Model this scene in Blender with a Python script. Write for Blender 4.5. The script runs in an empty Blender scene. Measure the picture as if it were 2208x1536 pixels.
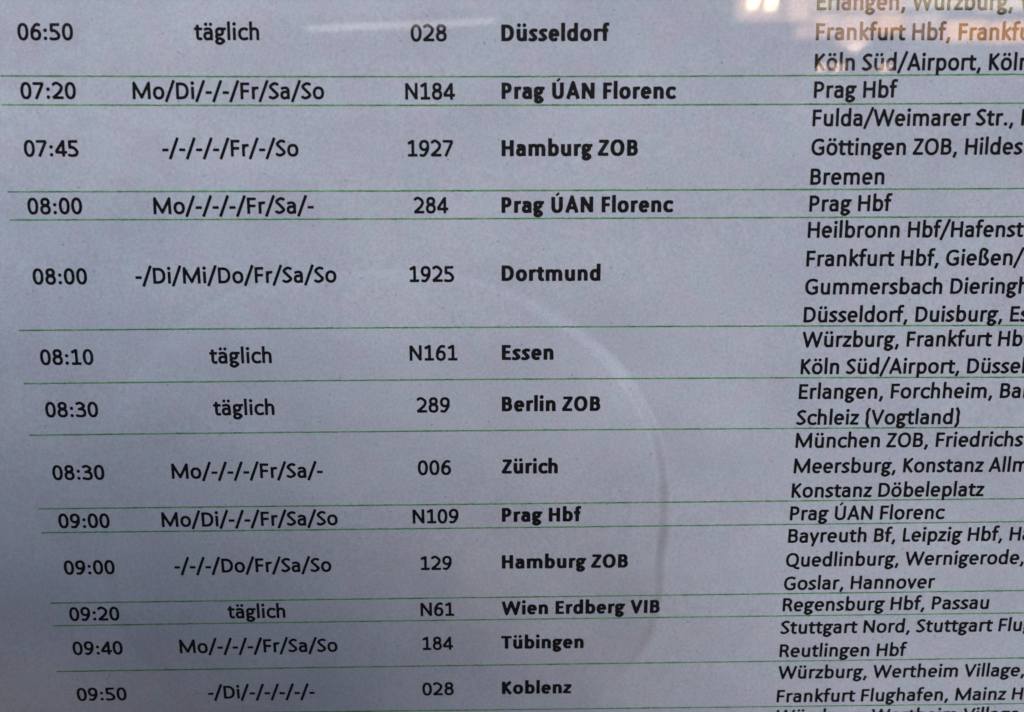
import bpy, math, random
import numpy as np
from mathutils import Vector, Matrix
from mathutils.geometry import tessellate_polygon
random.seed(7); np.random.seed(7)
sc = bpy.context.scene
COL = sc.collection
R = math.radians

# ------------------------------------------------------------------ camera
F_PX = 1650.0 / 2208.0
cam_d = bpy.data.cameras.new('camera'); cam = bpy.data.objects.new('camera', cam_d); COL.objects.link(cam)
cam_d.sensor_fit = 'HORIZONTAL'; cam_d.sensor_width = 36.0; cam_d.lens = 36.0 * F_PX
cam_d.clip_start = 0.004; cam_d.clip_end = 2000
CAM = (0.0805156, -0.1293857, -0.0249623)
A_, B_, G_ = -0.16185, -0.0182709, 0.0021741
def rot3(ax, th):
    c, s = math.cos(th), math.sin(th); m = np.eye(3); i, j = [(1, 2), (2, 0), (0, 1)][ax]
    m[i, i] = c; m[j, j] = c; m[i, j] = -s; m[j, i] = s; return m
M3 = rot3(2, B_) @ rot3(0, A_) @ rot3(1, G_)                 # columns: right, forward, up
right, fwd, up = M3[:, 0], M3[:, 1], M3[:, 2]
cam.matrix_world = Matrix(((right[0], up[0], -fwd[0], CAM[0]), (right[1], up[1], -fwd[1], CAM[1]),
                           (right[2], up[2], -fwd[2], CAM[2]), (0, 0, 0, 1)))
cam_d.dof.use_dof = True; cam_d.dof.focus_distance = 0.134; cam_d.dof.aperture_fstop = 13.0; cam_d.dof.aperture_blades = 0
sc.camera = cam

# ------------------------------------------------------------------ sky, sun, exposure
SUN_EL, SUN_ROT = R(42), R(172)
w = bpy.data.worlds.new('World'); sc.world = w; w.use_nodes = True
nt = w.node_tree; bg = nt.nodes['Background']
sky = nt.nodes.new('ShaderNodeTexSky'); sky.sky_type = 'NISHITA'; sky.sun_disc = False
sky.sun_elevation = SUN_EL; sky.sun_rotation = SUN_ROT; sky.air_density = 1.0; sky.dust_density = 1.5; sky.ozone_density = 2.0
nt.links.new(sky.outputs[0], bg.inputs[0]); bg.inputs[1].default_value = 0.05
sun_d = bpy.data.lights.new('sun', 'SUN'); sun_d.energy = 1.5; sun_d.angle = R(34); sun_d.color = (1, .985, .97)
sun = bpy.data.objects.new('sun', sun_d); COL.objects.link(sun)
# light comes from high on the right, in front of the board
sd = Vector((math.sin(SUN_ROT) * math.cos(SUN_EL), math.cos(SUN_ROT) * math.cos(SUN_EL), math.sin(SUN_EL)))
sun.rotation_euler = sd.to_track_quat('Z', 'Y').to_euler()
sc.view_settings.view_transform = 'Standard'; sc.view_settings.look = 'None'
sc.view_settings.exposure = 0.33; sc.view_settings.gamma = 1.0
sc.render.engine = 'CYCLES'
sc.cycles.use_denoising = True
sc.cycles.max_bounces = 6; sc.cycles.sample_clamp_indirect = 4.0

# ------------------------------------------------------------------ helpers
def link(name, me, mat=None, parent=None, smooth=False):
    o = bpy.data.objects.new(name, me); COL.objects.link(o)
    if mat: me.materials.append(mat)
    if parent: o.parent = parent
    if smooth:
        for p in me.polygons: p.use_smooth = True
    return o
def mesh(name, verts, faces):
    me = bpy.data.meshes.new(name); me.from_pydata([tuple(map(float, v)) for v in verts], [], faces); me.update(); return me
def tag(o, label=None, cat=None, group=None, kind=None):
    if label: o['label'] = label
    if cat: o['category'] = cat
    if group: o['group'] = group
    if kind: o['kind'] = kind
    return o
def empty(name, loc=(0, 0, 0)):
    o = bpy.data.objects.new(name, None); o.empty_display_size = .05; o.location = loc; COL.objects.link(o); return o
def box_mesh(name, x0, x1, y0, y1, z0, z1, bev=0.0):
    import bmesh
    bm = bmesh.new(); bmesh.ops.create_cube(bm, size=1)
    for v in bm.verts:
        v.co = Vector(((x0 + x1) / 2 + v.co.x * (x1 - x0), (y0 + y1) / 2 + v.co.y * (y1 - y0), (z0 + z1) / 2 + v.co.z * (z1 - z0)))
    if bev: bmesh.ops.bevel(bm, geom=bm.edges[:], offset=bev, segments=2, affect='EDGES')
    me = bpy.data.meshes.new(name); bm.to_mesh(me); bm.free(); return me
def mat(name, color, rough=.6, metal=0, emit=None, es=0, noise=None, coat=0):
    m = bpy.data.materials.new(name); m.use_nodes = True; n = m.node_tree; b = n.nodes['Principled BSDF']
    b.inputs['Base Color'].default_value = (*color, 1); b.inputs['Roughness'].default_value = rough; b.inputs['Metallic'].default_value = metal
    b.inputs['Coat Weight'].default_value = coat
    if emit: b.inputs['Emission Color'].default_value = (*emit, 1); b.inputs['Emission Strength'].default_value = es
    if noise:
        t = n.nodes.new('ShaderNodeTexNoise'); t.inputs['Scale'].default_value = noise[0]; t.inputs['Detail'].default_value = 6
        co = n.nodes.new('ShaderNodeTexCoord'); n.links.new(co.outputs['Object'], t.inputs['Vector'])
        r = n.nodes.new('ShaderNodeValToRGB'); k = noise[1]
        r.color_ramp.elements[0].color = (*[c * (1 - k) for c in color], 1); r.color_ramp.elements[1].color = (*[min(1, c * (1 + k)) for c in color], 1)
        r.color_ramp.elements[0].position = .3; r.color_ramp.elements[1].position = .7
        n.links.new(t.outputs[0], r.inputs[0]); n.links.new(r.outputs[0], b.inputs['Base Color'])
    return m

# ------------------------------------------------------------------ sheet geometry (em units -> metres)
EM = 3.88e-3
BL = (-0.2497182, 0.5093227, 1.4909844, 0.0322342, 0.08603, -0.1557459, -0.1535769, -0.0758275)
def soft(x, a):      # leaves the fitted range alone and flattens the bulge towards the edges of the sheet
    return x if abs(x) < a else math.copysign(a + .25 * math.tanh((abs(x) - a) / .25), x)
def surf(u, v):
    s = soft((u - 20) / 20, 1.2); t = soft((v - 14) / 14, 1.2)
    b = BL
    return 1e-3 * (b[0]*s*s + b[1]*s*t + b[2]*t*t + b[3]*s**3 + b[4]*s*s*t + b[5]*s*t*t + b[6]*t**3 + b[7]*s*s*t*t)
def P3(u, v, off=0.0):
    return (u * EM, surf(u, v) - off, -v * EM)

# ------------------------------------------------------------------ sheet materials
def film(n, b):
    """the glossy laminate over paper and print: a smooth clear coat that follows the bulge of the sheet"""
    b.inputs['Coat Weight'].default_value = 1.0; b.inputs['Coat IOR'].default_value = 1.46; b.inputs['Coat Roughness'].default_value = .03
    co = n.nodes.new('ShaderNodeTexCoord')
    return co
DOME = (.0605, -.0790, .0495, .0470, .0020, .0020)     # centre x, z, radii, dome height, rim height (m)
def paper_material():
    m = bpy.data.materials.new('laminated_paper'); m.use_nodes = True; n = m.node_tree; b = n.nodes['Principled BSDF']
    b.inputs['Roughness'].default_value = .85; b.inputs['Specular IOR Level'].default_value = .0
    co = film(n, b)
    N = n.nodes.new; Lk = n.links.new
    def noise(sc_, det, rough=.5):
        t = N('ShaderNodeTexNoise'); t.inputs['Scale'].default_value = sc_; t.inputs['Detail'].default_value = det; t.inputs['Roughness'].default_value = rough
        Lk(co.outputs['Object'], t.inputs['Vector']); return t
    def ramp(src, p0, c0, p1, c1):
        r = N('ShaderNodeValToRGB'); e = r.color_ramp.elements
        e[0].position = p0; e[0].color = (*c0, 1); e[1].position = p1; e[1].color = (*c1, 1); Lk(src, r.inputs[0]); return r
    def mul(a, b_, f=1.0):
        x = N('ShaderNodeMix'); x.data_type = 'RGBA'; x.blend_type = 'MULTIPLY'; x.inputs[0].default_value = f
        Lk(a, x.inputs[6]); Lk(b_, x.inputs[7]); return x.outputs[2]
    fibre = ramp(noise(1900, 5, .8).outputs[0], .32, (.76, .765, .78), .68, (1.04, 1.04, 1.04))      # paper fibres
    cloud = ramp(noise(420, 3, .6).outputs[0], .3, (.94, .945, .955), .7, (1, 1, 1))       # cloudy formation
    tint = ramp(noise(230, 3, .6).outputs[0], .35, (1.0, .95, .975), .65, (.945, 1.0, .985))  # faint pink and green toner haze
    big = ramp(noise(55, 3, .55).outputs[0], .3, (.885, .89, .91), .7, (1, 1, 1))  # broad cloudy mottling of the reflections, put into the paper colour
    base = N('ShaderNodeRGB'); base.outputs[0].default_value = (.68, .742, .885, 1)
    c = mul(base.outputs[0], fibre.outputs[0]); c = mul(c, cloud.outputs[0]); c = mul(c, tint.outputs[0]); c = mul(c, big.outputs[0])
    # stray toner specks
    for scale, lo, hi, col in ((520, .07, .14, (.74, .76, .80)), (1100, .08, .16, (.80, .82, .87)), (330, .03, .055, (.45, .45, .50))):
        vo = N('ShaderNodeTexVoronoi'); vo.inputs['Scale'].default_value = scale; Lk(co.outputs['Object'], vo.inputs['Vector'])
        sel = N('ShaderNodeSeparateColor'); Lk(vo.outputs['Color'], sel.inputs[0])
        gt = N('ShaderNodeMath'); gt.operation = 'GREATER_THAN'; gt.inputs[1].default_value = .72; Lk(sel.outputs[0], gt.inputs[0])
        rr = ramp(vo.outputs['Distance'], lo, col, hi, (1, 1, 1))
        x = N('ShaderNodeMix'); x.data_type = 'RGBA'; x.blend_type = 'MULTIPLY'; Lk(gt.outputs[0], x.inputs[0]); Lk(c, x.inputs[6]); Lk(rr.outputs[0], x.inputs[7]); c = x.outputs[2]
    Lk(c, b.inputs['Base Color'])
    # relief: cockled sheet, plus a dome and rim shaped to imitate a pale reflection
    def M(op, a, b2=None, b3=None):
        x = N('ShaderNodeMath'); x.operation = op
        for k, q in enumerate((a, b2, b3)):
            if q is None: continue
            if isinstance(q, (int, float)): x.inputs[k].default_value = q
            else: Lk(q, x.inputs[k])
        return x.outputs[0]
    sp = N('ShaderNodeSeparateXYZ'); Lk(co.outputs['Object'], sp.inputs[0])
    wob = M('MULTIPLY', M('SUBTRACT', noise(38, 2).outputs[0], .5), .10)
    ax = M('ABSOLUTE', M('DIVIDE', M('SUBTRACT', sp.outputs[0], DOME[0]), DOME[2])); az = M('ABSOLUTE', M('DIVIDE', M('SUBTRACT', sp.outputs[2], DOME[1]), DOME[3]))
    rho = M('ADD', M('POWER', M('ADD', M('POWER', ax, 2.4), M('POWER', az, 2.4)), 1 / 2.4), wob)
    dome = M('MULTIPLY', M('SUBTRACT', 1.0, M('MINIMUM', M('MULTIPLY', rho, rho), 1.0)), DOME[4])
    mr = N('ShaderNodeMapRange'); mr.interpolation_type = 'SMOOTHSTEP'; Lk(rho, mr.inputs[0])
    mr.inputs[1].default_value = 1.02; mr.inputs[2].default_value = .97; mr.inputs[3].default_value = 0; mr.inputs[4].default_value = 1
    # the rim imitating the bright arc is sharpest low on the right and dies out to the left
    side = N('ShaderNodeMapRange'); side.interpolation_type = 'SMOOTHSTEP'; Lk(M('DIVIDE', M('SUBTRACT', sp.outputs[0], DOME[0]), DOME[2]), side.inputs[0])
    side.inputs[1].default_value = .25; side.inputs[2].default_value = .95; side.inputs[3].default_value = .12; side.inputs[4].default_value = 1
    def step(src, a, b_, c0, c1):
        q = N('ShaderNodeMapRange'); q.interpolation_type = 'SMOOTHSTEP'; Lk(src, q.inputs[0])
        for k, val in enumerate((a, b_, c0, c1)): q.inputs[k + 1].default_value = val
        return q.outputs[0]
    zr = M('DIVIDE', M('SUBTRACT', sp.outputs[2], DOME[1]), DOME[3])
    weight = M('MULTIPLY', M('MULTIPLY', side.outputs[0], step(zr, .85, .25, .32, 1)), step(zr, -.62, -.10, 0, 1))
    rim = M('MULTIPLY', M('MULTIPLY', M('MULTIPLY', mr.outputs[0], step(rho, .55, .97, 0, 1)), weight), DOME[5])
    cock = M('MULTIPLY', noise(24, 2).outputs[0], .0018)
    h = M('ADD', M('ADD', dome, rim), cock)
    bp = N('ShaderNodeBump'); bp.inputs['Strength'].default_value = 1.0; bp.inputs['Distance'].default_value = 1.0
    Lk(h, bp.inputs['Height']); Lk(bp.outputs[0], b.inputs['Normal'])
    ng = N('ShaderNodeNewGeometry'); Lk(ng.outputs['Normal'], b.inputs['Coat Normal'])
    return m
def ink_material():
    m = bpy.data.materials.new('black_toner'); m.use_nodes = True; n = m.node_tree; b = n.nodes['Principled BSDF']
    b.inputs['Roughness'].default_value = .6; b.inputs['Specular IOR Level'].default_value = .1
    co = film(n, b)
    t = n.nodes.new('ShaderNodeTexNoise'); t.inputs['Scale'].default_value = 3000; t.inputs['Detail'].default_value = 3
    n.links.new(co.outputs['Object'], t.inputs['Vector'])
    r = n.nodes.new('ShaderNodeValToRGB'); e = r.color_ramp.elements
    e[0].position = .35; e[0].color = (.004, .004, .006, 1); e[1].position = .75; e[1].color = (.014, .013, .018, 1)
    n.links.new(t.outputs[0], r.inputs[0]); n.links.new(r.outputs[0], b.inputs['Base Color'])
    return m
def rule_material():
    """dithered green toner: dark green dots over pale green"""
    m = bpy.data.materials.new('green_toner'); m.use_nodes = True; n = m.node_tree; b = n.nodes['Principled BSDF']
    b.inputs['Roughness'].default_value = .7; b.inputs['Specular IOR Level'].default_value = .0
    co = film(n, b)
    t = n.nodes.new('ShaderNodeTexNoise'); t.inputs['Scale'].default_value = 4200; t.inputs['Detail'].default_value = 2
    t2 = n.nodes.new('ShaderNodeTexNoise'); t2.inputs['Scale'].default_value = 260; t2.inputs['Detail'].default_value = 2
    n.links.new(co.outputs['Object'], t.inputs['Vector']); n.links.new(co.outputs['Object'], t2.inputs['Vector'])
    a = n.nodes.new('ShaderNodeMath'); a.operation = 'ADD'; n.links.new(t.outputs[0], a.inputs[0]); n.links.new(t2.outputs[0], a.inputs[1])
    h = n.nodes.new('ShaderNodeMath'); h.operation = 'MULTIPLY'; h.inputs[1].default_value = .5; n.links.new(a.outputs[0], h.inputs[0])
    r = n.nodes.new('ShaderNodeValToRGB'); e = r.color_ramp.elements
    e[0].position = .36; e[0].color = (.03, .20, .06, 1); e[1].position = .66; e[1].color = (.23, .52, .25, 1)
    n.links.new(h.outputs[0], r.inputs[0]); n.links.new(r.outputs[0], b.inputs['Base Color'])
    return m
M_PAPER = paper_material(); M_INK = ink_material(); M_RULE = rule_material()

# ------------------------------------------------------------------ lettering: skeleton strokes -> ink outlines
ADV_R = {' ':463,'(':621,')':621,',':511,'-':627,'.':517,'/':791,':':548,'A':1185,'B':1114,'D':1260,'E':1000,'F':941,'G':1292,'H':1276,
 'K':1064,'L':861,'M':1751,'N':1322,'O':1356,'P':1058,'Q':1378,'R':1112,'S':941,'U':1314,'V':1162,'W':1822,'Z':959,'a':981,'b':1076,'c':866,
 'd':1076,'e':1019,'f':625,'g':964,'h':1076,'i':470,'k':931,'l':470,'m':1636,'n':1076,'o':1080,'p':1076,'r':714,'s':801,'t':686,'u':1076,
 'v':925,'w':1464,'y':927,'z':809,'ß':1080,'T':998}
ADV_B = {' ':463,'A':1240,'B':1147,'D':1290,'E':1000,'F':940,'H':1292,'I':547,'K':1120,'N':1351,'O':1384,'P':1090,'T':1014,'U':1315,'V':1214,
 'W':1859,'Z':967,'a':1012,'b':1100,'c':856,'d':1100,'e':1030,'f':648,'g':970,'h':1100,'i':503,'l':503,'m':1668,'n':1100,'o':1101,'r':727,
 's':817,'t':710,'u':1100,'z':813}
for c_ in '0123456789': ADV_R[c_] = 1038
BASE = {'ä':'a','ö':'o','ü':'u','Ú':'U'}
def adv(ch, bold):
    ch = BASE.get(ch, ch); return (ADV_B if bold else ADV_R)[ch] / 2.048
def Q(cx, cy, rx, ry, a0, a1, n=14, e=2.25):
    out = []
    for i in range(n + 1):
        a = R(a0 + (a1 - a0) * i / n); c, s = math.cos(a), math.sin(a)
        out.append((cx + rx * math.copysign(abs(c) ** (2 / e), c), cy + ry * math.copysign(abs(s) ** (2 / e), s)))
    return out
def CR(p, closed=False, n=7):
    q = list(p); out = []
    if closed: q = [p[-1]] + q + [p[0], p[1]]
    else: q = [(2*p[0][0]-p[1][0], 2*p[0][1]-p[1][1])] + q + [(2*p[-1][0]-p[-2][0], 2*p[-1][1]-p[-2][1])]
    for i in range(1, len(q) - 2):
        a, b, c, d = (np.array(q[j], float) for j in (i-1, i, i+1, i+2))
        for k in range(n):
            t = k / n
            out.append(tuple(.5 * (2*b + (c-a)*t + (2*a-5*b+4*c-d)*t*t + (-a+3*b-3*c+d)*t**3)))
    if not closed: out.append(tuple(map(float, p[-1])))
    return out
X, CAP, ASC, DES, O = 466, 634, 700, -180, 11
def skeleton(ch, bold):
    W = adv(ch, bold); V, H = (76, 56) if bold else (46, 40)
    S = []; D = []; THIN = []
    b = BASE.get(ch, ch); ls = 62 if bold else 78; lc = 70 if bold else 74; lo = 36 if bold else 44
    def st(*p): S.append(list(p))
    def stem(x, y0, y1): S.append([(x, y0), (x, y1)])
    cs = ls + V; xr = W - ls + 3 - V; cc = lc + V
    mid = X / 2; ry = X / 2 + O - H
    if b == 'n' or b == 'h':
        stem(cs, 0, X if b == 'n' else ASC); cx = (cs + xr) / 2 + 12; cy = X + O - H - 150
        S.append(Q(cx, cy, cx - cs, 150, 180, 90) + Q(cx, cy, xr - cx, 150, 90, 0)[1:] + [(xr, 0)])
    elif b == 'm':
        stem(cs, 0, X); m = (cs + xr) / 2; cy = X + O - H - 145
        for x0, x1 in ((cs, m), (m, xr)):
            cx = (x0 + x1) / 2 + 10
            S.append(Q(cx, cy, cx - x0, 145, 180, 90) + Q(cx, cy, x1 - cx, 145, 90, 0)[1:] + [(x1, 0)])
    elif b == 'u':
        stem(xr, 0, X); cx = (cs + xr) / 2 - 12; cy = 150 + H - O
        S.append([(cs, X)] + Q(cx, cy, cx - cs, 150, 180, 270) + Q(cx, cy, xr - cx, 150, 270, 360)[1:])
    elif b == 'r':
        stem(cs, 0, X); cy = X + O - H - 150; cx = W - 62
        S.append(Q(cx, cy, cx - cs, 150, 180, 90) + [(W - 18, cy + 143)])
    elif b == 'o':
        S.append(Q(W / 2, mid, W / 2 - lo - V, ry, 0, 360, 36))
    elif b in 'bp':
        x1 = W - lo - V; cx = (cs + x1) / 2
        stem(cs, 0 if b == 'b' else DES, ASC if b == 'b' else X)
        S.append(Q(cx, mid, x1 - cx, ry, 0, 360, 36))
    elif b == 'd':
        x0 = lo + V; cx = (xr + x0) / 2; stem(xr, 0, ASC); S.append(Q(cx, mid, cx - x0, ry, 0, 360, 36))
    elif b == 'c':
        x0 = lo + V; rx = (W - x0 - 28) * .62; cx = x0 + rx
        S.append(Q(cx, mid, rx, ry, 48, 312, 26))
    elif b == 'e':
        x0 = lo + V; x1 = W - lo - V + 4; cx = (x0 + x1) / 2
        S.append([(x0, mid + 4), (x1, mid + 4)]); S.append([(x1, mid + 4)] + Q(cx, mid, x1 - cx, ry, 4, 308, 32))
    elif b == 's':
        S.append(CR([(W - 62, X - 58), (W * .53, X + O - H), (34 + V, X * .745), (W * .5, X * .51), (W - 30 - V, X * .255), (W * .44, -O + H), (42, 62)]))
    elif b == 'a':
        x1 = W - (62 if bold else 74) - V; cx = W * .46
        S.append([(76, X - 64)] + Q(cx, X - 150, x1 - cx, 150 + O - H, 112, 0, 12) + [(x1, 0)])
        y1 = 270 - (0 if bold else -4); x0 = lo + V - 2; yb = H - O; ry2 = (y1 - yb) / 2
        S.append([(x1, y1), (W * .47, y1)] + Q(W * .43, yb + ry2, W * .43 - x0, ry2, 90, 270, 14)[1:] + CR([(W * .43, yb), (W * .62, yb + 22), (x1, 105)])[1:])
    elif b == 'g':
        rx = W * .30 - V * .35; cx = W * .455; cy = X - 150; ry1 = 150 + O - H
        S.append(Q(cx, cy, rx, ry1, 0, 360, 28)); S.append([(cx + 20, X - H + 2), (W - 8, X - H + 2)])
        t = 18 if bold else 0
        S.append(CR([(cx - rx + 26, cy - 100), (cx - rx - 2, 118), (cx - rx + 50, 62 + t / 2), (W * .56, 42 + t / 2), (W - 46 - V, -48), (W * .48, DES - 6 + H), (36 + V, -86), (cx - rx + 36, 26)]))
    elif b == 't':
        x = 92 + V; S.append([(x, 570), (x, 150)] + Q(x + 95, 128, 95, 128 + O - H, 180, 262, 8) + [(W - 22, H + 2)])
        S.append([(14, X - H), (W - 20, X - H)])
    elif b == 'f':
        x = 82 + V; S.append([(x, 0), (x, ASC - 130)] + Q(x + 100, ASC - 130, 100, 130 + O - H, 180, 98, 8) + [(W + 6, ASC + O - H - 8)])
        S.append([(12, X - H), (W - 26, X - H)])
    elif b == 'i': stem(W / 2, 0, X); D.append((W / 2, 618, 60 if not bold else 80))
    elif b == 'l': stem(W / 2, 0, ASC)
    elif b == 'k': stem(cs, 0, ASC); st((W - 52, X), (cs + 20, 245)); st((cs + 60, 275), (W - 42, 0))
    elif b == 'v': st((14 + V, X), (W / 2, 0 + V * .4), (W - 14 - V, X))
    elif b == 'w': st((18 + V, X), (W * .275, V * .4), (W / 2, X - V * .3), (W * .725, V * .4), (W - 18 - V, X))
    elif b == 'y': st((14 + V, X), (W / 2 + 6, 20)); st((W - 14 - V, X), (W * .36, DES))
    elif b == 'z': st((44, X - H), (W - 60, X - H), (52, H), (W - 34, H))
    elif b == 'ß':
        S.append([(cs, 0), (cs, ASC - 160)] + Q(W * .46, ASC - 160, W * .46 - cs, 160 + O - H, 180, 90, 8) + CR([(W * .46, ASC + O - H), (W * .72, ASC - 110), (W * .60, 440), (W * .58, 350), (W - 40 - V, 170), (W * .66, H - O), (W * .40, 36)])[1:])
    # ---- capitals
    elif b == 'A': st((16 + V, 0), (W / 2, CAP - 8), (W - 16 - V, 0)); st((W * .22, 190), (W * .78, 190))
    elif b == 'B':
        stem(cc, 0, CAP); x1 = W - 52 - V; y2 = CAP - H; y1 = 335
        S.append([(cc, y2), (W * .5, y2)] + Q(W * .5, (y1 + y2) / 2, x1 - 26 - W * .5, (y2 - y1) / 2, 90, -90, 12)[1:] + [(cc, y1)])
        S.append([(W * .5, y1)] + Q(W * .53, (y1 + H) / 2, x1 - W * .53, (y1 - H) / 2, 90, -90, 12) + [(cc, H)])
    elif b == 'D':
        stem(cc, 0, CAP); x1 = W - 52 - V
        S.append([(cc, CAP - H), (W * .42, CAP - H)] + Q(W * .42, CAP / 2, x1 - W * .42, CAP / 2 - H, 90, -90, 20)[1:] + [(cc, H)])
    elif b == 'E':
        stem(cc, 0, CAP)
        for y, x in ((CAP - H, W - 52), (CAP * .52, W - 82), (H, W - 46)): st((cc, y), (x, y))
    elif b == 'F':
        stem(cc, 0, CAP)
        for y, x in ((CAP - H, W - 42), (CAP * .49, W - 64)): st((cc, y), (x, y))
    elif b == 'G':
        x0 = 44 + V; rx = (W - 60 - x0) * .54; cx = x0 + rx; ryc = CAP / 2 + O - H
        S.append(Q(cx, CAP / 2, rx, ryc, 50, 270, 24) + CR([(cx, CAP / 2 - ryc), (W - 210, 42), (W - 86 - V * .6, 88), (W - 86 - V * .6, 200), (W - 86 - V * .6, 318)])[1:])
        st((W * .56, 318 - H), (W - 86 - V * .6, 318 - H))
    elif b == 'H': stem(cc, 0, CAP); stem(W - cc, 0, CAP); st((cc, CAP * .525), (W - cc, CAP * .525))
    elif b == 'I': stem(W / 2, 0, CAP)
    elif b == 'K': stem(cc, 0, CAP); st((W - 62 - V * .3, CAP), (cc + 20, 325)); st((cc + 46, 372), (W - 52 - V * .3, 0))
    elif b == 'L': stem(cc, 0, CAP); st((cc, H), (W - 28, H))
    elif b == 'M': st((cc, 0), (cc + 10, CAP - 14), (W / 2, 60), (W - cc - 10, CAP - 14), (W - cc, 0))
    elif b == 'N': st((cc, 0), (cc, CAP - 10)); st((cc + 4, CAP - 26), (W - cc - 4, 26)); st((W - cc, 10), (W - cc, CAP))
    elif b in 'OQ':
        S.append(Q(W / 2, CAP / 2, W / 2 - 52 - V, CAP / 2 + O - H, 0, 360, 40))
        if b == 'Q': S.append(CR([(W * .55, 70), (W * .66, -10), (W * .80, -70), (W - 22, -88)]))
    elif b in 'PR':
        stem(cc, 0, CAP); x1 = W - (52 if b == 'P' else 74) - V; y2 = CAP - H; y1 = 285 if b == 'P' else 310
        S.append([(cc, y2), (W * .48, y2)] + Q(W * .48, (y1 + y2) / 2, x1 - W * .48, (y2 - y1) / 2, 90, -90, 14)[1:] + [(cc, y1)])
        if b == 'R': S.append(CR([(W * .46, y1), (W * .66, y1 - 60), (W - 50 - V * .6, 0)]))
    elif b == 'S':
        S.append(CR([(W - 66, CAP - 66), (W * .53, CAP + O - H), (42 + V, CAP * .76), (W * .48, CAP * .515), (W - 40 - V, CAP * .235), (W * .44, H - O), (44, 78)]))
    elif b == 'T': stem(W / 2, 0, CAP); st((12, CAP - H), (W - 12, CAP - H))
    elif b == 'U':
        a = 84 + V; bx = W - a; S.append([(a, CAP), (a, 235)] + Q(W / 2, 225, W / 2 - a, 225 + O - H, 180, 360, 22) + [(bx, CAP)])
        if ch == 'Ú': THIN.append(len(S)); st((W / 2 - 34, CAP + 64), (W / 2 + 76, CAP + 162))
    elif b == 'V': st((12 + V, CAP), (W / 2, V * .5), (W - 12 - V, CAP))
    elif b == 'W': st((14 + V, CAP), (W * .275, V * .5), (W / 2, CAP - V * .5), (W * .725, V * .5), (W - 14 - V, CAP))
    elif b == 'Z': st((54, CAP - H), (W - 74, CAP - H), (60, H), (W - 38, H))
    # ---- figures
    elif b == '0': S.append(Q(W / 2, CAP / 2, W / 2 - 44 - V, CAP / 2 + O - H, 0, 360, 36))
    elif b == '1': stem(W * .54, 0, CAP); st((W * .54, CAP - 22), (82, CAP - 118)); st((78, H), (W - 52, H))
    elif b == '2': S.append(CR([(66, CAP - 82), (W * .30, CAP - 24), (W * .50, CAP + O - H), (W - 62 - V, CAP * .74), (W * .66, CAP * .44), (60, H)])); st((50, H), (W - 46, H))
    elif b == '3':
        S.append(CR([(74, CAP - 72), (W * .46, CAP + O - H), (W - 74 - V, CAP * .76), (W * .50, 340)])); st((W * .28, 340), (W * .52, 340))
        S.append(CR([(W * .50, 340), (W - 80 - V, 290), (W - 50 - V, 175), (W * .74, 60), (W * .42, H - O), (54, 66)]))
    elif b == '4': st((W * .70, 0), (W * .70, CAP - 6)); st((W * .70, CAP - 26), (52, 178), ); st((44, 158), (W - 16, 158))
    elif b == '5': S.append([(W - 84, CAP - H), (106 + 6, CAP - H), (106 + 6, 352)]); S.append(CR([(112, 345), (W * .48, 356), (W - 58 - V, 200), (W * .70, 62), (W * .38, H - O), (58, 56)]))
    elif b == '6':
        S.append(Q(W / 2 + 4, 200, W / 2 - 50 - V, 200 + O - H, 0, 360, 32)); S.append(CR([(54 + V, 205), (70 + V, 380), (W * .40, 530), (W * .58, CAP + O - H), (W - 88, CAP - 52)]))
    elif b == '7': st((44, CAP - H), (W - 78, CAP - H)); st((W - 82, CAP - H - 6), (148, 0))
    elif b == '8':
        S.append(Q(W / 2, 480, W / 2 - 72 - V, CAP + O - H - 480, 0, 360, 28)); S.append(Q(W / 2, (328 + H - O) / 2 + 2, W / 2 - 48 - V, (332 - H + O) / 2, 0, 360, 32))
    elif b == '9':
        S.append(Q(W / 2 - 4, CAP - 200, W / 2 - 50 - V, 200 + O - H, 0, 360, 32)); S.append(CR([(W - 54 - V, CAP - 205), (W - 70 - V, 254), (W * .60, 104), (W * .42, H - O), (84, 50)]))
    # ---- marks
    elif b == '/': st((30, -112), (W - 26, ASC + 22))
    elif b == '-': st((40, 248), (W - 40, 248))
    elif b == ':': D.append((W / 2, 58, 58)); D.append((W / 2, 372, 58))
    elif b == '.': D.append((W / 2, 56, 60))
    elif b == ',': st((W / 2 + 14, 92), (W / 2 + 4, 10), (W / 2 - 52, -118))
    elif b == '(': S.append(CR([(W - 84, ASC + 10), (W * .42, 520), (94 + V, 290), (W * .42, 60), (W - 84, -130)]))
    elif b == ')': S.append(CR([(84, ASC + 10), (W * .58, 520), (W - 94 - V, 290), (W * .58, 60), (84, -130)]))
    if ch in 'äöü':
        c = {'ä': W * .50, 'ö': W / 2, 'ü': W / 2}[ch]; dx = 96 if not bold else 108; r = 54 if not bold else 70
        D += [(c - dx, 610, r), (c + dx, 610, r)]
    return S, D, V, H, THIN
GS = 11.0; GX0, GY0, GNX, GNY = -90.0, -250.0, 100, 102
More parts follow.
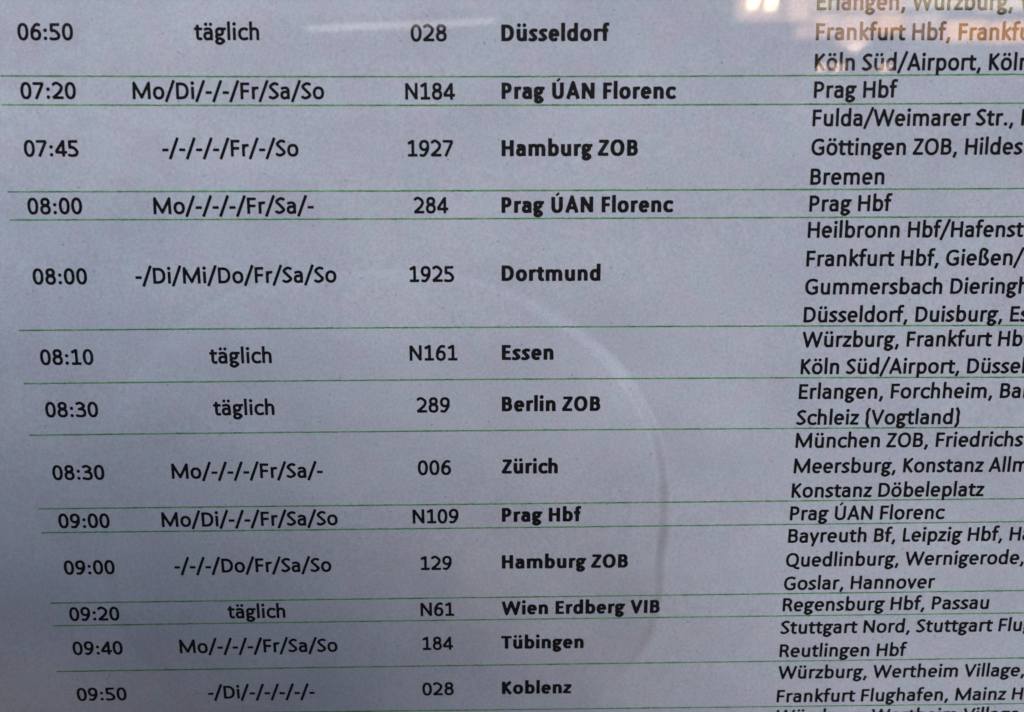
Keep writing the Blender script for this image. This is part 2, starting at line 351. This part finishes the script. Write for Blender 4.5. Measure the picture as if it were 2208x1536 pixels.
def field(ch, bold):
    S, D, V, H, THIN = skeleton(ch, bold)
    gx = GX0 + GS * np.arange(GNX); gy = GY0 + GS * np.arange(GNY); XX, YY = np.meshgrid(gx, gy)
    f = np.full(XX.shape, 1e3)
    for si, st in enumerate(S):
        closed = math.hypot(st[0][0] - st[-1][0], st[0][1] - st[-1][1]) < 1
        segs = []
        for a, b in zip(st[:-1], st[1:]):
            dx, dy = b[0] - a[0], b[1] - a[1]; L = math.hypot(dx, dy)
            if L < 1e-3: continue
            c = abs(dy) / L; r = H + (V - H) * c
            if 0.3 < c < .97 and len(st) <= 5: r = H + (V - H) * .75
            if si in THIN: r = 38 if bold else 27
            segs.append((a, b, dx / L, dy / L, L, r))
        for k, (a, b, ux, uy, L, r) in enumerate(segs):
            px, py = XX - a[0], YY - a[1]; t = px * ux + py * uy; q = np.abs(-px * uy + py * ux)
            ex = np.abs(t - L / 2) - L / 2; ey = q - r
            d = np.minimum(np.maximum(ex, ey), 0) + np.hypot(np.maximum(ex, 0), np.maximum(ey, 0))
            f = np.minimum(f, d)
            if k or closed: f = np.minimum(f, np.hypot(px, py) - min(r, segs[k - 1][5]))
    for x, y, r in D: f = np.minimum(f, np.hypot(XX - x, YY - y) - r)
    # soft toner edge: round the corners a little, then wobble the edge
    f = np.clip(f, -60, 60) - (9 if bold else 17)
    for _ in range(2):
        g = np.pad(f, 1, mode='edge'); f = (g[1:-1, 1:-1] * 4 + g[:-2, 1:-1] + g[2:, 1:-1] + g[1:-1, :-2] + g[1:-1, 2:]) / 8
    return f
def contours(f):
    segs = {}
    ny, nx = f.shape; ins = f < 0
    k = ins[:-1, :-1] * 1 + ins[:-1, 1:] * 2 + ins[1:, 1:] * 4 + ins[1:, :-1] * 8
    def pt(e):
        j, i, d = e
        if d == 0: a, b = f[j, i], f[j, i + 1]; t = a / (a - b); return (GX0 + GS * (i + t), GY0 + GS * j)
        a, b = f[j, i], f[j + 1, i]; t = a / (a - b); return (GX0 + GS * i, GY0 + GS * (j + t))
    T = {1: [(3, 0)], 2: [(0, 1)], 3: [(3, 1)], 4: [(1, 2)], 5: [(3, 0), (1, 2)], 6: [(0, 2)], 7: [(3, 2)], 8: [(2, 3)], 9: [(2, 0)],
         10: [(0, 1), (2, 3)], 11: [(2, 1)], 12: [(1, 3)], 13: [(1, 0)], 14: [(0, 3)]}
    for j, i in zip(*np.nonzero((k > 0) & (k < 15))):
        E = [(j, i, 0), (j, i + 1, 1), (j + 1, i, 0), (j, i, 1)]
        for a, b in T[int(k[j, i])]: segs[E[a]] = E[b]
    loops = []
    while segs:
        s0, n = segs.popitem(); lp = [s0]
        while n != s0 and n in segs: lp.append(n); n = segs.pop(n)
        loops.append([pt(e) for e in lp])
    return [l for l in loops if len(l) > 5]
def simplify(l, tol=1.3):
    p = np.array(l); n = len(p); far = int(np.argmax(np.hypot(*(p - p[0]).T)))
    keep = {0, far}
    stack = [(0, far), (far, n)]
    while stack:
        a, b = stack.pop()
        if b - a < 2: continue
        A, Bp = p[a], p[b % n]; d = Bp - A; L = math.hypot(*d) + 1e-9
        q = p[a + 1:b] - A; dist = np.abs(q[:, 0] * d[1] - q[:, 1] * d[0]) / L
        k = int(np.argmax(dist))
        if dist[k] > tol: keep.add(a + 1 + k); stack += [(a, a + 1 + k), (a + 1 + k, b)]
    return [tuple(p[i]) for i in sorted(keep)]
def area(l): return .5 * sum(a[0] * b[1] - b[0] * a[1] for a, b in zip(l, l[1:] + l[:1]))
def inside(p, l):
    c = False
    for (x0, y0), (x1, y1) in zip(l, l[1:] + l[:1]):
        if (y0 > p[1]) != (y1 > p[1]) and p[0] < (x1 - x0) * (p[1] - y0) / (y1 - y0) + x0: c = not c
    return c
GLY = {}
def glyph(ch, bold):
    key = (ch, bold)
    if key in GLY: return GLY[key]
    V2, T2 = [], []
    if ch != ' ':
        loops = [simplify(l) for l in contours(field(ch, bold))]
        loops = [l for l in loops if len(l) > 3]
        big = max(loops, key=lambda l: abs(area(l))); sgn = math.copysign(1, area(big))
        outer = [l for l in loops if area(l) * sgn > 0]; holes = [l for l in loops if area(l) * sgn < 0]
        for o in outer:
            g = [o] + [h for h in holes if inside(h[0], o)]
            flat = [p for l in g for p in l]; base = len(V2); V2 += flat
            for t in tessellate_polygon([[Vector((x, y, 0)) for x, y in l] for l in g]):
                a, b, c = (flat[i] for i in t)
                cr = (b[0]-a[0])*(c[1]-a[1]) - (b[1]-a[1])*(c[0]-a[0])
                if abs(cr) < 1e-6: continue
                T2.append(tuple(base + i for i in (t if cr > 0 else t[::-1])))
    GLY[key] = (V2, T2); return GLY[key]
def layout(s, bold):
    x = 0; pen = []
    for i, ch in enumerate(s):
        pen.append(x); x += adv(ch, bold)
    return pen
def print_text(name, s, more, bold, u0, u1, va, vb, parent):
    full = s + more; pen = layout(full, bold)
    xs = [pen[i] + x for i, ch in enumerate(s) for x, _ in glyph(ch, bold)[0]]
    lo, hi = min(xs), max(xs); sx = (u1 - u0) / (hi - lo); sy = SY / 1000
    verts, faces = [], []; rnd = random.Random(sum(map(ord, s)) + int(va * 7))
    for i, ch in enumerate(full):
        V2, T2 = glyph(ch, bold); base = len(verts)
        jx, jy = rnd.uniform(-3, 3), rnd.uniform(-3, 3)
        for x, y in V2:
            x2 = pen[i] + x + jx; u = u0 + (x2 - lo) * sx + rnd.uniform(-.0022, .0022)
            v = va + (vb - va) * (x2 - lo) / (hi - lo) - (y + jy) * sy + rnd.uniform(-.0022, .0022)
            verts.append(P3(u, v, INK))
        faces += [tuple(base + k for k in t) for t in T2]
    o = link(name, mesh(name, verts, faces), M_INK, parent)
    o['label'] = "printed %s '%s'" % (('bold ' if bold else '') + name.replace('_', ' '), full)
    return o
SY = 1.035; INK = 3.0e-5

ITEMS = [
('time','06:50','',0.818,3.117,-1.469,-1.475),
('time','07:20','',0.803,3.110,0.915,0.912),
('time','07:45','',0.794,3.076,3.274,3.274),
('time','08:00','',0.773,3.075,5.674,5.665),
('time','08:00','',0.760,3.072,8.646,8.641),
('time','08:10','',0.776,3.073,12.148,12.149),
('time','08:30','',0.779,3.085,14.487,14.492),
('time','08:30','',0.811,3.106,17.368,17.378),
('time','09:00','',0.848,3.132,19.644,19.658),
('time','09:00','',0.853,3.143,21.902,21.906),
('time','09:20','',0.849,3.130,24.208,24.217),
('time','09:40','',0.809,3.111,25.950,25.963),
('time','09:50','',0.728,3.052,28.361,28.379),
('day','täglich','',8.119,10.829,-1.485,-1.489),
('day','Mo/Di/-/-/Fr/Sa/So','',5.452,13.476,0.916,0.911),
('day','-/-/-/-/Fr/-/So','',6.577,12.325,3.269,3.265),
('day','Mo/-/-/-/Fr/Sa/-','',6.067,12.889,5.676,5.661),
('day','-/Di/Mi/Do/Fr/Sa/So','',5.134,13.765,8.635,8.603),
('day','täglich','',8.097,10.805,12.130,12.124),
('day','täglich','',8.114,10.807,14.460,14.459),
('day','Mo/-/-/-/Fr/Sa/-','',6.072,12.826,17.365,17.380),
('day','Mo/Di/-/-/Fr/Sa/So','',5.449,13.400,19.650,19.652),
('day','-/-/-/Do/Fr/Sa/So','',5.843,13.007,21.891,21.929),
('day','täglich','',8.097,10.769,24.204,24.214),
('day','Mo/-/-/-/Fr/Sa/So','',5.736,13.109,25.955,26.004),
('day','-/Di/-/-/-/-/-','',6.864,11.913,28.384,28.436),
('route','028','',17.148,18.664,-1.442,-1.449),
('route','N184','',16.881,18.988,0.931,0.931),
('route','1927','',16.940,18.894,3.282,3.277),
('route','284','',17.162,18.645,5.662,5.658),
('route','1925','',16.918,18.862,8.599,8.592),
('route','N161','',16.850,18.957,12.051,12.048),
('route','289','',17.108,18.590,14.402,14.397),
('route','006','',17.093,18.596,17.299,17.297),
('route','N109','',16.805,18.903,19.621,19.612),
('route','129','',17.116,18.558,21.903,21.905),
('route','N61','',17.052,18.632,24.229,24.236),
('route','184','',17.106,18.550,25.988,25.994),
('route','028','',17.030,18.540,28.405,28.406),
('dest','Düsseldorf','',20.947,25.487,-1.449,-1.453),
('dest','Prag ÚAN Florenc','',20.949,28.339,0.912,0.905),
('dest','Hamburg ZOB','',20.939,26.761,3.272,3.259),
('dest','Prag ÚAN Florenc','',20.928,28.331,5.655,5.635),
('dest','Dortmund','',20.915,25.226,8.571,8.570),
('dest','Essen','',20.913,23.199,12.050,12.048),
('dest','Berlin ZOB','',20.903,25.309,14.376,14.382),
('dest','Zürich','',20.877,23.432,17.271,17.278),
('dest','Prag Hbf','',20.881,24.520,19.586,19.592),
('dest','Hamburg ZOB','',20.872,26.742,21.886,21.899),
('dest','Wien Erdberg VIB','',20.847,28.307,24.218,24.221),
('dest','Tübingen','',20.825,24.744,25.988,26.006),
('dest','Koblenz','',20.845,24.207,28.404,28.419),
('stop','Erlangen, Würzburg,',' Wertheim',34.172,42.375,-2.695,-2.673),
('stop','Frankfurt Hbf,',' Frankfurt',34.183,39.837,-1.481,-1.469),
('stop','Köln Süd/Airport,',' Köln',34.171,41.198,-0.246,-0.239),
('stop','Prag Hbf','',34.184,37.730,0.879,0.865),
('stop','Fulda/Weimarer Str.,',' Kassel',34.180,42.748,2.040,2.028),
('stop','Göttingen ZOB,',' Hildesheim',34.180,40.433,3.249,3.233),
('stop','Bremen','',34.198,37.385,4.489,4.475),
('stop','Prag Hbf','',34.212,37.783,5.619,5.599),
('stop','Heilbronn Hbf/Hafenst','r.',34.200,43.599,6.739,6.719),
('stop','Frankfurt Hbf,',' Gießen/Bf',34.203,40.004,7.970,7.951),
('stop','Gummersbach',' Dieringhausen',34.214,40.262,9.198,9.188),
('stop','Düsseldorf, Duisburg,',' Essen',34.219,43.038,10.425,10.420),
('stop','Würzburg, Frankfurt',' Hbf,',34.219,42.673,11.531,11.521),
('stop','Köln Süd/Airport,',' Düsseldorf',34.220,41.351,12.750,12.747),
('stop','Erlangen, Forchheim,',' Bamberg',34.202,42.957,13.882,13.883),
('stop','Schleiz (Vogtland)','',34.168,41.583,15.080,15.079),
('stop','München ZOB,',' Friedrichshafen',34.199,40.264,16.158,16.153),
('stop','Meersburg, Konstanz',' Allmannsdorf',34.196,42.929,17.356,17.358),
('stop','Konstanz Döbeleplatz','',34.169,43.084,18.531,18.525),
('stop','Prag ÚAN Florenc','',34.168,41.378,19.637,19.629),
('stop','Bayreuth Bf, Leipzig Hbf,',' Halle',34.160,44.209,20.741,20.732),
('stop','Quedlinburg, Wernigerode,','',34.136,45.381,21.941,21.910),
('stop','Goslar, Hannover','',34.119,41.277,23.125,23.099),
('stop','Regensburg Hbf, Passau','',34.134,43.994,24.220,24.203),
('stop','Stuttgart Nord, Stuttgart',' Flughafen',34.109,44.322,25.396,25.390),
('stop','Reutlingen Hbf','',34.157,40.296,26.626,26.641),
('stop','Würzburg, Wertheim',' Village,',34.162,42.942,27.787,27.807),
('stop','Frankfurt Flughafen,',' Mainz Hbf',34.193,42.626,29.081,29.102),
('stop','Würzburg, Wertheim',' Village,',34.234,43.182,30.182,30.214),
]
MARKS = [(8.15, 1.62), (4.45, 7.72), (19.2, 3.98), (26.5, 4.08), (22.1, 6.35), (15.2, 10.2), (31.5, 7.4), (37.9, 22.6), (12.1, 14.9), (6.2, 19.0), (29.3, 14.0)]

# ------------------------------------------------------------------ the timetable sheet
U0, U1, V0, V1 = -4.4, 72.1, -12.0, 42.1
sheet = empty('timetable_sheet', (0, 0, 0))
tag(sheet, 'glossy laminated white bus departure timetable printed in black with thin green ruled lines', 'timetable')
nu, nv = 154, 110
verts = []; faces = []
for off in (0.0, -3e-4):
    for j in range(nv + 1):
        for i in range(nu + 1):
            verts.append(P3(U0 + (U1 - U0) * i / nu, V0 + (V1 - V0) * j / nv, off))
K = (nu + 1) * (nv + 1)
idx = lambda i, j, s=0: s * K + j * (nu + 1) + i
for j in range(nv):
    for i in range(nu):
        faces.append((idx(i, j), idx(i, j + 1), idx(i + 1, j + 1), idx(i + 1, j)))
        faces.append((idx(i, j, 1), idx(i + 1, j, 1), idx(i + 1, j + 1, 1), idx(i, j + 1, 1)))
ring = [(i, 0) for i in range(nu)] + [(nu, j) for j in range(nv)] + [(i, nv) for i in range(nu, 0, -1)] + [(0, j) for j in range(nv, 0, -1)]
for a, b in zip(ring, ring[1:] + ring[:1]): faces.append((idx(*a), idx(*b), idx(*b, 1), idx(*a, 1)))
paper = link('paper', mesh('paper', verts, faces), M_PAPER, sheet, smooth=True)
for p in paper.data.polygons[-len(ring):]: p.use_smooth = False

# every rule: position down the sheet, slope and bow of the print, left end
RULES = [(-0.0097, 0.002117, -7.66e-05, 0.03), (1.1653, 0.00182, -6.84e-05, -0.01), (4.7472, -0.000858, -1.95e-05, -0.01), (5.9214, -0.000534, -1.93e-05, -0.0), (10.6401, -0.003154, 5.37e-05, -0.03), (12.9885, -0.005111, 9.47e-05, -0.04), (15.3112, -0.003564, 5.54e-05, -0.01), (18.7317, 0.000404, -3.75e-05, 0.02), (19.8681, 0.001939, -7.55e-05, 0.03), (23.312, 0.002709, -7.35e-05, 0.06), (24.4561, 0.001729, -4.26e-05, 0.02), (26.809, 0.003209, -5.63e-05, -0.06), (29.1047, 0.009985, -0.0001081, 0.0)]
for k, (v0, v1, v2, ul) in enumerate(RULES):
    vs, fs = [], []; rnd = random.Random(k); n = 900
    for i in range(n + 1):
        u = ul + 68.0 * i / n; uc = min(u, 50); v = v0 + v1 * uc + v2 * uc * uc; h1, h2 = .033 + rnd.uniform(-.010, .010), .033 + rnd.uniform(-.010, .010)
        if 0 < i < n and rnd.random() < .02: h1 += .012
        vs += [P3(u, v - h1, 1.5e-5), P3(u, v + h2, 1.5e-5)]
        if i: a = 2 * i; fs.append((a - 2, a - 1, a + 1, a))
    o = link('ruled_line', mesh('ruled_line', vs, fs), M_RULE, sheet)
NAMES = {'time': 'departure_time', 'day': 'weekday_entry', 'route': 'route_number', 'dest': 'destination_name', 'stop': 'stop_names'}
for kind, s, more, u0, u1, va, vb in ITEMS:
    print_text(NAMES[kind], s, more, kind == 'dest', u0, u1, va, vb, sheet)
# stray printed marks: a short hair-like scratch and a few toner dots
def mark(pts, wd):
    vs, fs = [], []
    for i, (u, v) in enumerate(pts):
        vs += [P3(u, v - wd, INK), P3(u + wd * .4, v + wd, INK)]
        if i: a = 2 * i; fs.append((a - 2, a - 1, a + 1, a))
    link('stray_mark', mesh('stray_mark', vs, fs), M_SPECK, sheet)
M_SPECK = mat('toner_speck', (.12, .12, .14), .7, coat=1)
mark([(7.35, -1.02), (7.45, -.98), (7.58, -.90), (7.68, -.78)], .010)
mark([(2.08, -.14), (2.14, -.02), (2.18, .06)], .016)
mark([(25.0, 4.58), (25.01, 4.64), (25.0, 4.72)], .014)
for u, v in MARKS:
    mark([(u - .018, v - .004), (u, v), (u + .018, v + .003)], .014)

# ------------------------------------------------------------------ display board carrying the sheet, ground
M_BOARD = mat('grey_board', (.30, .31, .33), .6, noise=(40, .08)); M_FRAME = mat('brushed_frame', (.45, .46, .48), .35, metal=.9)
GZ = -1.47
board = empty('display_board', (.13, .02, GZ))
tag(board, 'grey notice board standing behind the timetable sheet', 'notice board')
def bpart(name, x0, x1, y0, y1, z0, z1, m, bev=.002):
    o = link(name, box_mesh(name, x0 - .13, x1 - .13, y0 - .02, y1 - .02, z0 - GZ, z1 - GZ, bev), m, board); return o
bpart('back_panel', -.035, .300, .006, .020, -.185, .070, M_BOARD)
bpart('frame_rail', -.060, .325, -.002, .026, .073, .095, M_FRAME); bpart('frame_rail', -.060, .325, -.002, .026, -.210, -.188, M_FRAME)
bpart('frame_rail', -.060, -.038, -.002, .026, -.185, .070, M_FRAME); bpart('frame_rail', .303, .325, -.002, .026, -.185, .070, M_FRAME)
bpart('post', -.02, .02, .029, .069, GZ, .085, M_FRAME, .004); bpart('post', .245, .285, .029, .069, GZ, .085, M_FRAME, .004)
M_GROUND = mat('asphalt', (.05, .05, .055), .85, noise=(6, .25))
g = link('ground', mesh('ground', [(-900, -900, GZ), (900, -900, GZ), (900, 900, GZ), (-900, 900, GZ)], [(0, 1, 2, 3)]), M_GROUND)
tag(g, kind='structure')

# ------------------------------------------------------------------ shop building and added sky-blocking building behind the photographer, seen only as reflections
M_WALL = mat('render_wall', (.22, .21, .22), .8, noise=(2, .1)); M_DARK = mat('dark_frame', (.03, .03, .035), .4)
def glow(name, c, s): return mat(name, (.02, .02, .02), .5, emit=c, es=s)
M_WIND = glow('lit_window_dim', (1, .64, .46), 5.0); M_WIN = glow('lit_window', (1, .64, .45), 8.0); M_WINY = glow('lit_window_yellow', (1, .80, .52), 8.0); M_WINO = glow('lit_window_orange', (1, .50, .22), 9.0)
M_LAMP = glow('lamp_glass', (1, .72, .36), 90.0); M_BULB = glow('warm_bulb', (1, .66, .46), 60.0); M_TUBE = glow('tube_light', (1, .92, .92), 4.5)
bld = empty('sky_block_building', (4, -18, GZ)); tag(bld, 'long dark building added behind the photographer to block the horizon sky', 'building')  # building added to keep the horizon sky out of the reflections
bld.location = (0, 0, 0)
link('wall', box_mesh('wall', -22, 30, -27, -22, GZ, 9.2), M_WALL, bld); link('roof', box_mesh('roof', -22.2, 30.2, -27.2, -21.8, 9.203, 9.5), M_DARK, bld)
shop = empty('shop_building', (4.4, -15, GZ)); shop.rotation_euler = (0, 0, R(-12)); tag(shop, 'corner shop building with rows of warm lit upper windows', 'building')
link('wall', box_mesh('wall', -2.0, 12, -5, -.103, 0, 10.2), M_WALL, shop); link('roof', box_mesh('roof', -2.2, 12.2, -5.2, .1, 10.203, 10.5), M_DARK, shop)
for s0, s1, z0, z1, m in ((-.2, .78, 5.97, 7.6, 'D'), (.87, 1.35, 5.95, 7.6, 'P'), (1.42, 1.88, 5.55, 6.15, 'P'), (1.42, 1.88, 6.25, 7.6, 'Y'), (1.05, 1.35, 5.5, 5.85, 'D'), (1.98, 3.3, 6.2, 7.6, 'P'), (3.4, 4.8, 6.25, 7.6, 'Y'), (4.9, 6.3, 6.15, 7.6, 'Y'), (6.4, 7.8, 6.15, 7.6, 'Y'),
                          (1.95, 2.6, 5.3, 6.1, 'P'), (2.7, 3.3, 5.6, 6.1, 'O'), (3.4, 4.1, 5.45, 6.1, 'D'), (4.2, 5.1, 5.35, 5.9, 'O'), (5.2, 6.1, 5.3, 5.85, 'O'), (6.2, 7.6, 5.0, 6.0, 'P')):
    f = link('window', box_mesh('window', s0 - .05, s1 + .05, -.10, -.02, z0 - .05 - GZ, z1 + .05 - GZ), M_DARK, shop)
    link('pane', box_mesh('pane', s0, s1, -.017, .01, z0 - GZ, z1 - GZ), {'D': M_WIND, 'P': M_WIN, 'Y': M_WINY, 'O': M_WINO}[m], f)
def lamp_unit(s_, z, h, r, m, label, nm='wall_lamp'):
    import bmesh
    ca, sa = math.cos(R(-12)), math.sin(R(-12))
    e = empty(nm); tag(e, label, 'lamp', 'warm lamps on the shop building')
    e.rotation_euler = (0, 0, R(-12))
    e.location = (4.4 + s_ * ca - .2 * sa, -15 + s_ * sa + .2 * ca, z)
    bm = bmesh.new(); bmesh.ops.create_uvsphere(bm, u_segments=16, v_segments=10, radius=r)
    for v in bm.verts: v.co.z += math.copysign(h / 2, v.co.z) if abs(v.co.z) > 1e-4 else 0
    me = bpy.data.meshes.new('lamp_globe'); bm.to_mesh(me); bm.free(); link('lamp_globe', me, m, e)
    link('bracket', box_mesh('bracket', -.012, .012, -.30, -r * .8, -.02, .02), M_DARK, e)
LAMPS = [(.04, 6.66, .85, .04, M_LAMP, 'leftmost of the two tall warm lamps on the shop wall'), (.41, 6.62, .85, .04, M_LAMP, 'tall warm lamp just right of the leftmost one'),
 (2.17, 5.16, .0, .05, M_BULB, 'small warm lamp just below the peach window'), (1.50, 4.67, .0, .045, M_BULB, 'small warm lamp lowest on the left'),
 (1.84, 4.67, .0, .045, M_BULB, 'small warm lamp beside the lowest left one'), (2.81, 4.65, .0, .05, M_BULB, 'small warm lamp lowest on the right')]
for a in LAMPS: lamp_unit(*a)
# canopy edge with a long tube light
can = empty('canopy', (-2, -15.6, GZ)); tag(can, 'flat platform canopy carried on two posts with a tube light along its edge', 'canopy')
def cpart(name, x0, x1, y0, y1, z0, z1, m): return link(name, box_mesh(name, x0 + 2, x1 + 2, y0 + 15.6, y1 + 15.6, z0 - GZ, z1 - GZ, .01), m, can)
cpart('roof_slab', -6, .6, -17.5, -15.25, 6.58, 6.78, M_DARK); cpart('post', -4.1, -3.9, -16.6, -16.4, GZ, 6.577, M_DARK); cpart('post', -.9, -.7, -16.6, -16.4, GZ, 6.577, M_DARK)
tl = link('tube_light', box_mesh('tube_light', -3.9, -.25, -15.24, -15.12, 6.38, 6.47, .02), M_TUBE); tl.parent = can; tl.location = (2, 15.6, -GZ)

# ------------------------------------------------------------------ phone and photographer
M_PHONE = mat('black_glass_phone', (.012, .012, .014), .15, coat=1); M_STEEL = mat('phone_frame', (.5, .5, .52), .25, metal=1)
M_LENS = mat('lens_ring', (.02, .02, .02), .2)
def rounded_slab(x0, x1, z0, z1, y0, y1, r, n=8):
    pts = []
    for cx, cz, a0 in ((x1 - r, z1 - r, 0), (x0 + r, z1 - r, 90), (x0 + r, z0 + r, 180), (x1 - r, z0 + r, 270)):
        for i in range(n + 1): a = R(a0 + 90 * i / n); pts.append((cx + r * math.cos(a), cz + r * math.sin(a)))
    m = len(pts); vs = [(x, y0, z) for x, z in pts] + [(x, y1, z) for x, z in pts]
    fs = [tuple(range(m)), tuple(range(2 * m - 1, m - 1, -1))] + [(i, i + m, (i + 1) % m + m, (i + 1) % m) for i in range(m)]
    return vs, fs
ph = empty('smartphone', (CAM[0], CAM[1] - .006, CAM[2])); ph.rotation_euler = (A_, 0, B_)
tag(ph, 'black smartphone held up in landscape by the photographer', 'phone')
vs, fs = rounded_slab(-.145, .013, -.013, .064, -.0078, 0, .010); link('phone_frame', mesh('phone_frame', vs, fs), M_STEEL, ph)
vs, fs = rounded_slab(-.144, .012, -.012, .063, .0001, .0008, .0095); link('back_glass', mesh('back_glass', vs, fs), M_PHONE, ph)
vs, fs = rounded_slab(-.142, .010, -.010, .061, -.0088, -.0079, .006); link('screen', mesh('screen', vs, fs), M_LENS, ph)
vs, fs = rounded_slab(-.0075, .0075, -.0075, .0075, .0010, .0020, .0072); link('lens_ring', mesh('lens_ring', vs, fs), M_STEEL, ph)

person = empty('person', (-.01, -.50, GZ)); tag(person, 'person in a pale jacket holding up a phone to photograph the timetable', 'person')
M_JACKET = mat('pale_jacket', (.50, .42, .41), .85, noise=(30, .12)); M_SKIN = mat('skin', (.42, .27, .21), .55); M_HAIR = mat('dark_hair', (.025, .018, .014), .6, noise=(200, .4))
M_JEANS = mat('jeans', (.05, .07, .11), .9, noise=(60, .2)); M_WHITE = mat('plain_white', (.85, .85, .85), .5)
def skin_body(name, nodes, edges, m, par, sub=2):
    base = par.location
    me = bpy.data.meshes.new(name); me.from_pydata([(x - base.x, y - base.y, z - base.z) for x, y, z, *_ in nodes], edges, []); me.update()
    o = link(name, me, m, par)
    md = o.modifiers.new('skin', 'SKIN')
    for i, nd in enumerate(nodes):
        sv = me.skin_vertices[0].data[i]; sv.radius = (nd[3], nd[4] if len(nd) > 4 else nd[3]); sv.use_root = (i == 0)
    s = o.modifiers.new('sub', 'SUBSURF'); s.levels = sub; s.render_levels = sub
    md.use_smooth_shade = True
    return o
hx, by = -.01, -.50
nodes = [(hx, by - .02, -.62, .15, .11), (hx, by - .02, -.42, .14, .10), (hx, by - .03, -.22, .17, .11), (hx, by - .04, -.08, .15, .09), (hx, by - .03, -.02, .06, .06), (hx, by - .01, .00, .055, .06),
         (hx, by + .01, .03, .062, .075), (hx, by + .005, .09, .076, .095), (hx, by, .145, .060, .08),
         # legs
         (hx - .09, by - .02, -.74, .085), (hx - .10, by, -1.06, .06), (hx - .10, by - .02, -1.38, .042), (hx - .10, by + .10, -1.43, .035),
         (hx + .09, by - .02, -.74, .085), (hx + .10, by, -1.06, .06), (hx + .10, by - .02, -1.38, .042), (hx + .10, by + .10, -1.43, .035),
         # arms up to the phone
         (hx - .20, by - .03, -.10, .062), (hx - .25, by + .10, -.30, .046), (-.125, CAM[1] - .07, -.06, .030), (-.095, CAM[1] - .035, -.025, .022, .034),
         (hx + .20, by - .03, -.10, .062), (hx + .29, by + .10, -.30, .046), (.145, CAM[1] - .07, -.07, .030), (.118, CAM[1] - .035, -.030, .022, .034)]
edges = [(0, 1), (1, 2), (2, 3), (3, 4), (4, 5), (5, 6), (6, 7), (7, 8), (0, 9), (9, 10), (10, 11), (11, 12), (0, 13), (13, 14), (14, 15), (15, 16),
         (3, 17), (17, 18), (18, 19), (19, 20), (3, 21), (21, 22), (22, 23), (23, 24)]
skin_body('body', nodes, edges, M_SKIN, person)
# jacket: the same skeleton, a little thicker, from hips to wrists
jn = [(x, y, z, r[0] + .014, (r[1] if len(r) > 1 else r[0]) + .014) for x, y, z, *r in nodes[:5]] + [(x, y, z, r[0] + .013, r[0] + .013) for x, y, z, *r in (nodes[17], nodes[18], nodes[19], nodes[21], nodes[22], nodes[23])]
skin_body('jacket', jn, [(0, 1), (1, 2), (2, 3), (3, 4), (3, 5), (5, 6), (6, 7), (3, 8), (8, 9), (9, 10)], M_JACKET, person)
tn = [(hx, by - .02, -.64, .165, .125)] + [(x, y, z, r[0] + .016) for x, y, z, *r in (nodes[9], nodes[10], nodes[11], nodes[13], nodes[14], nodes[15])]
skin_body('trousers', tn, [(0, 1), (1, 2), (2, 3), (0, 4), (4, 5), (5, 6)], M_JEANS, person)
def fingers(px, py, pz, side):
    for k, (dz, ln, cu) in enumerate(((.030, .050, .010), (.012, .056, .008), (-.006, .052, .008), (-.022, .042, .008))):
        a = (px, py + .005, pz + dz); b = (px + side * .002, py + .022, pz + dz + .004); c = (px + side * .010, py + ln * .62, pz + dz + .006)
        d = (px + side * cu * 2.4, py + ln * .66, pz + dz + .005)
        skin_body('finger', [(*a, .009), (*b, .0085), (*c, .0078), (*d, .0065)], [(0, 1), (1, 2), (2, 3)], M_SKIN, person, 1)
    skin_body('thumb', [(px - side * .0, py - .01, pz - .012, .012), (px + side * .018, py - .002, pz + .006, .010), (px + side * .034, py + .002, pz + .020, .0085)], [(0, 1), (1, 2)], M_SKIN, person, 1)
fingers(-.090, CAM[1] - .035, -.020, 1); fingers(.114, CAM[1] - .035, -.022, -1)
def blob(name, c, r, m, par, seg=20, squash=None):
    import bmesh
    bm = bmesh.new(); bmesh.ops.create_uvsphere(bm, u_segments=seg, v_segments=seg // 2, radius=1)
    b = par.location
    for v in list(bm.verts):
        co = v.co.copy()
        if squash: co = squash(co)
        v.co = Vector((c[0] - b.x + co.x * r[0], c[1] - b.y + co.y * r[1], c[2] - b.z + co.z * r[2]))
    me = bpy.data.meshes.new(name); bm.to_mesh(me); bm.free(); return link(name, me, m, par, smooth=True)
blob('hair', (hx, by - .022, .105), (.088, .100, .080), M_HAIR, person)
for s in (-1, 1):
    blob('ear', (hx + s * .078, by, .055), (.010, .018, .030), M_SKIN, person, 12); blob('eye', (hx + s * .032, by + .083, .070), (.013, .008, .008), M_WHITE, person, 12)
blob('nose', (hx, by + .098, .038), (.013, .018, .022), M_SKIN, person, 12); blob('mouth', (hx, by + .086, .002), (.024, .007, .006), mat('lips', (.30, .12, .10), .5), person, 12)
for s in (-1, 1):
    blob('shoe', (hx + s * .10, by + .055, GZ + .042), (.045, .13, .042), M_LENS, person, 14)

pts = [(.100, -.030), (.141, -.062), (.172, -.124), (.202, -.203), (.218, -.276), (.214, -.353), (.195, -.45)]  # added white strip along the shoulder, standing in for its bright reflected rim
vs, fs = [], []
for i, (x, z) in enumerate(pts):
    yy = -.425 - .02 * abs(i - 3) / 3
    for dx, dy in ((-.006, 0), (.006, 0), (.006, -.003), (-.006, -.003)): vs.append((x + dx - person.location.x, yy + dy - person.location.y, z - person.location.z))
    if i:
        for k in range(4): a = 4 * (i - 1); fs.append((a + k, a + 4 + k, a + 4 + (k + 1) % 4, a + (k + 1) % 4))
link('added_rim_strip', mesh('added_rim_strip', vs, fs), M_WHITE, person, smooth=True)
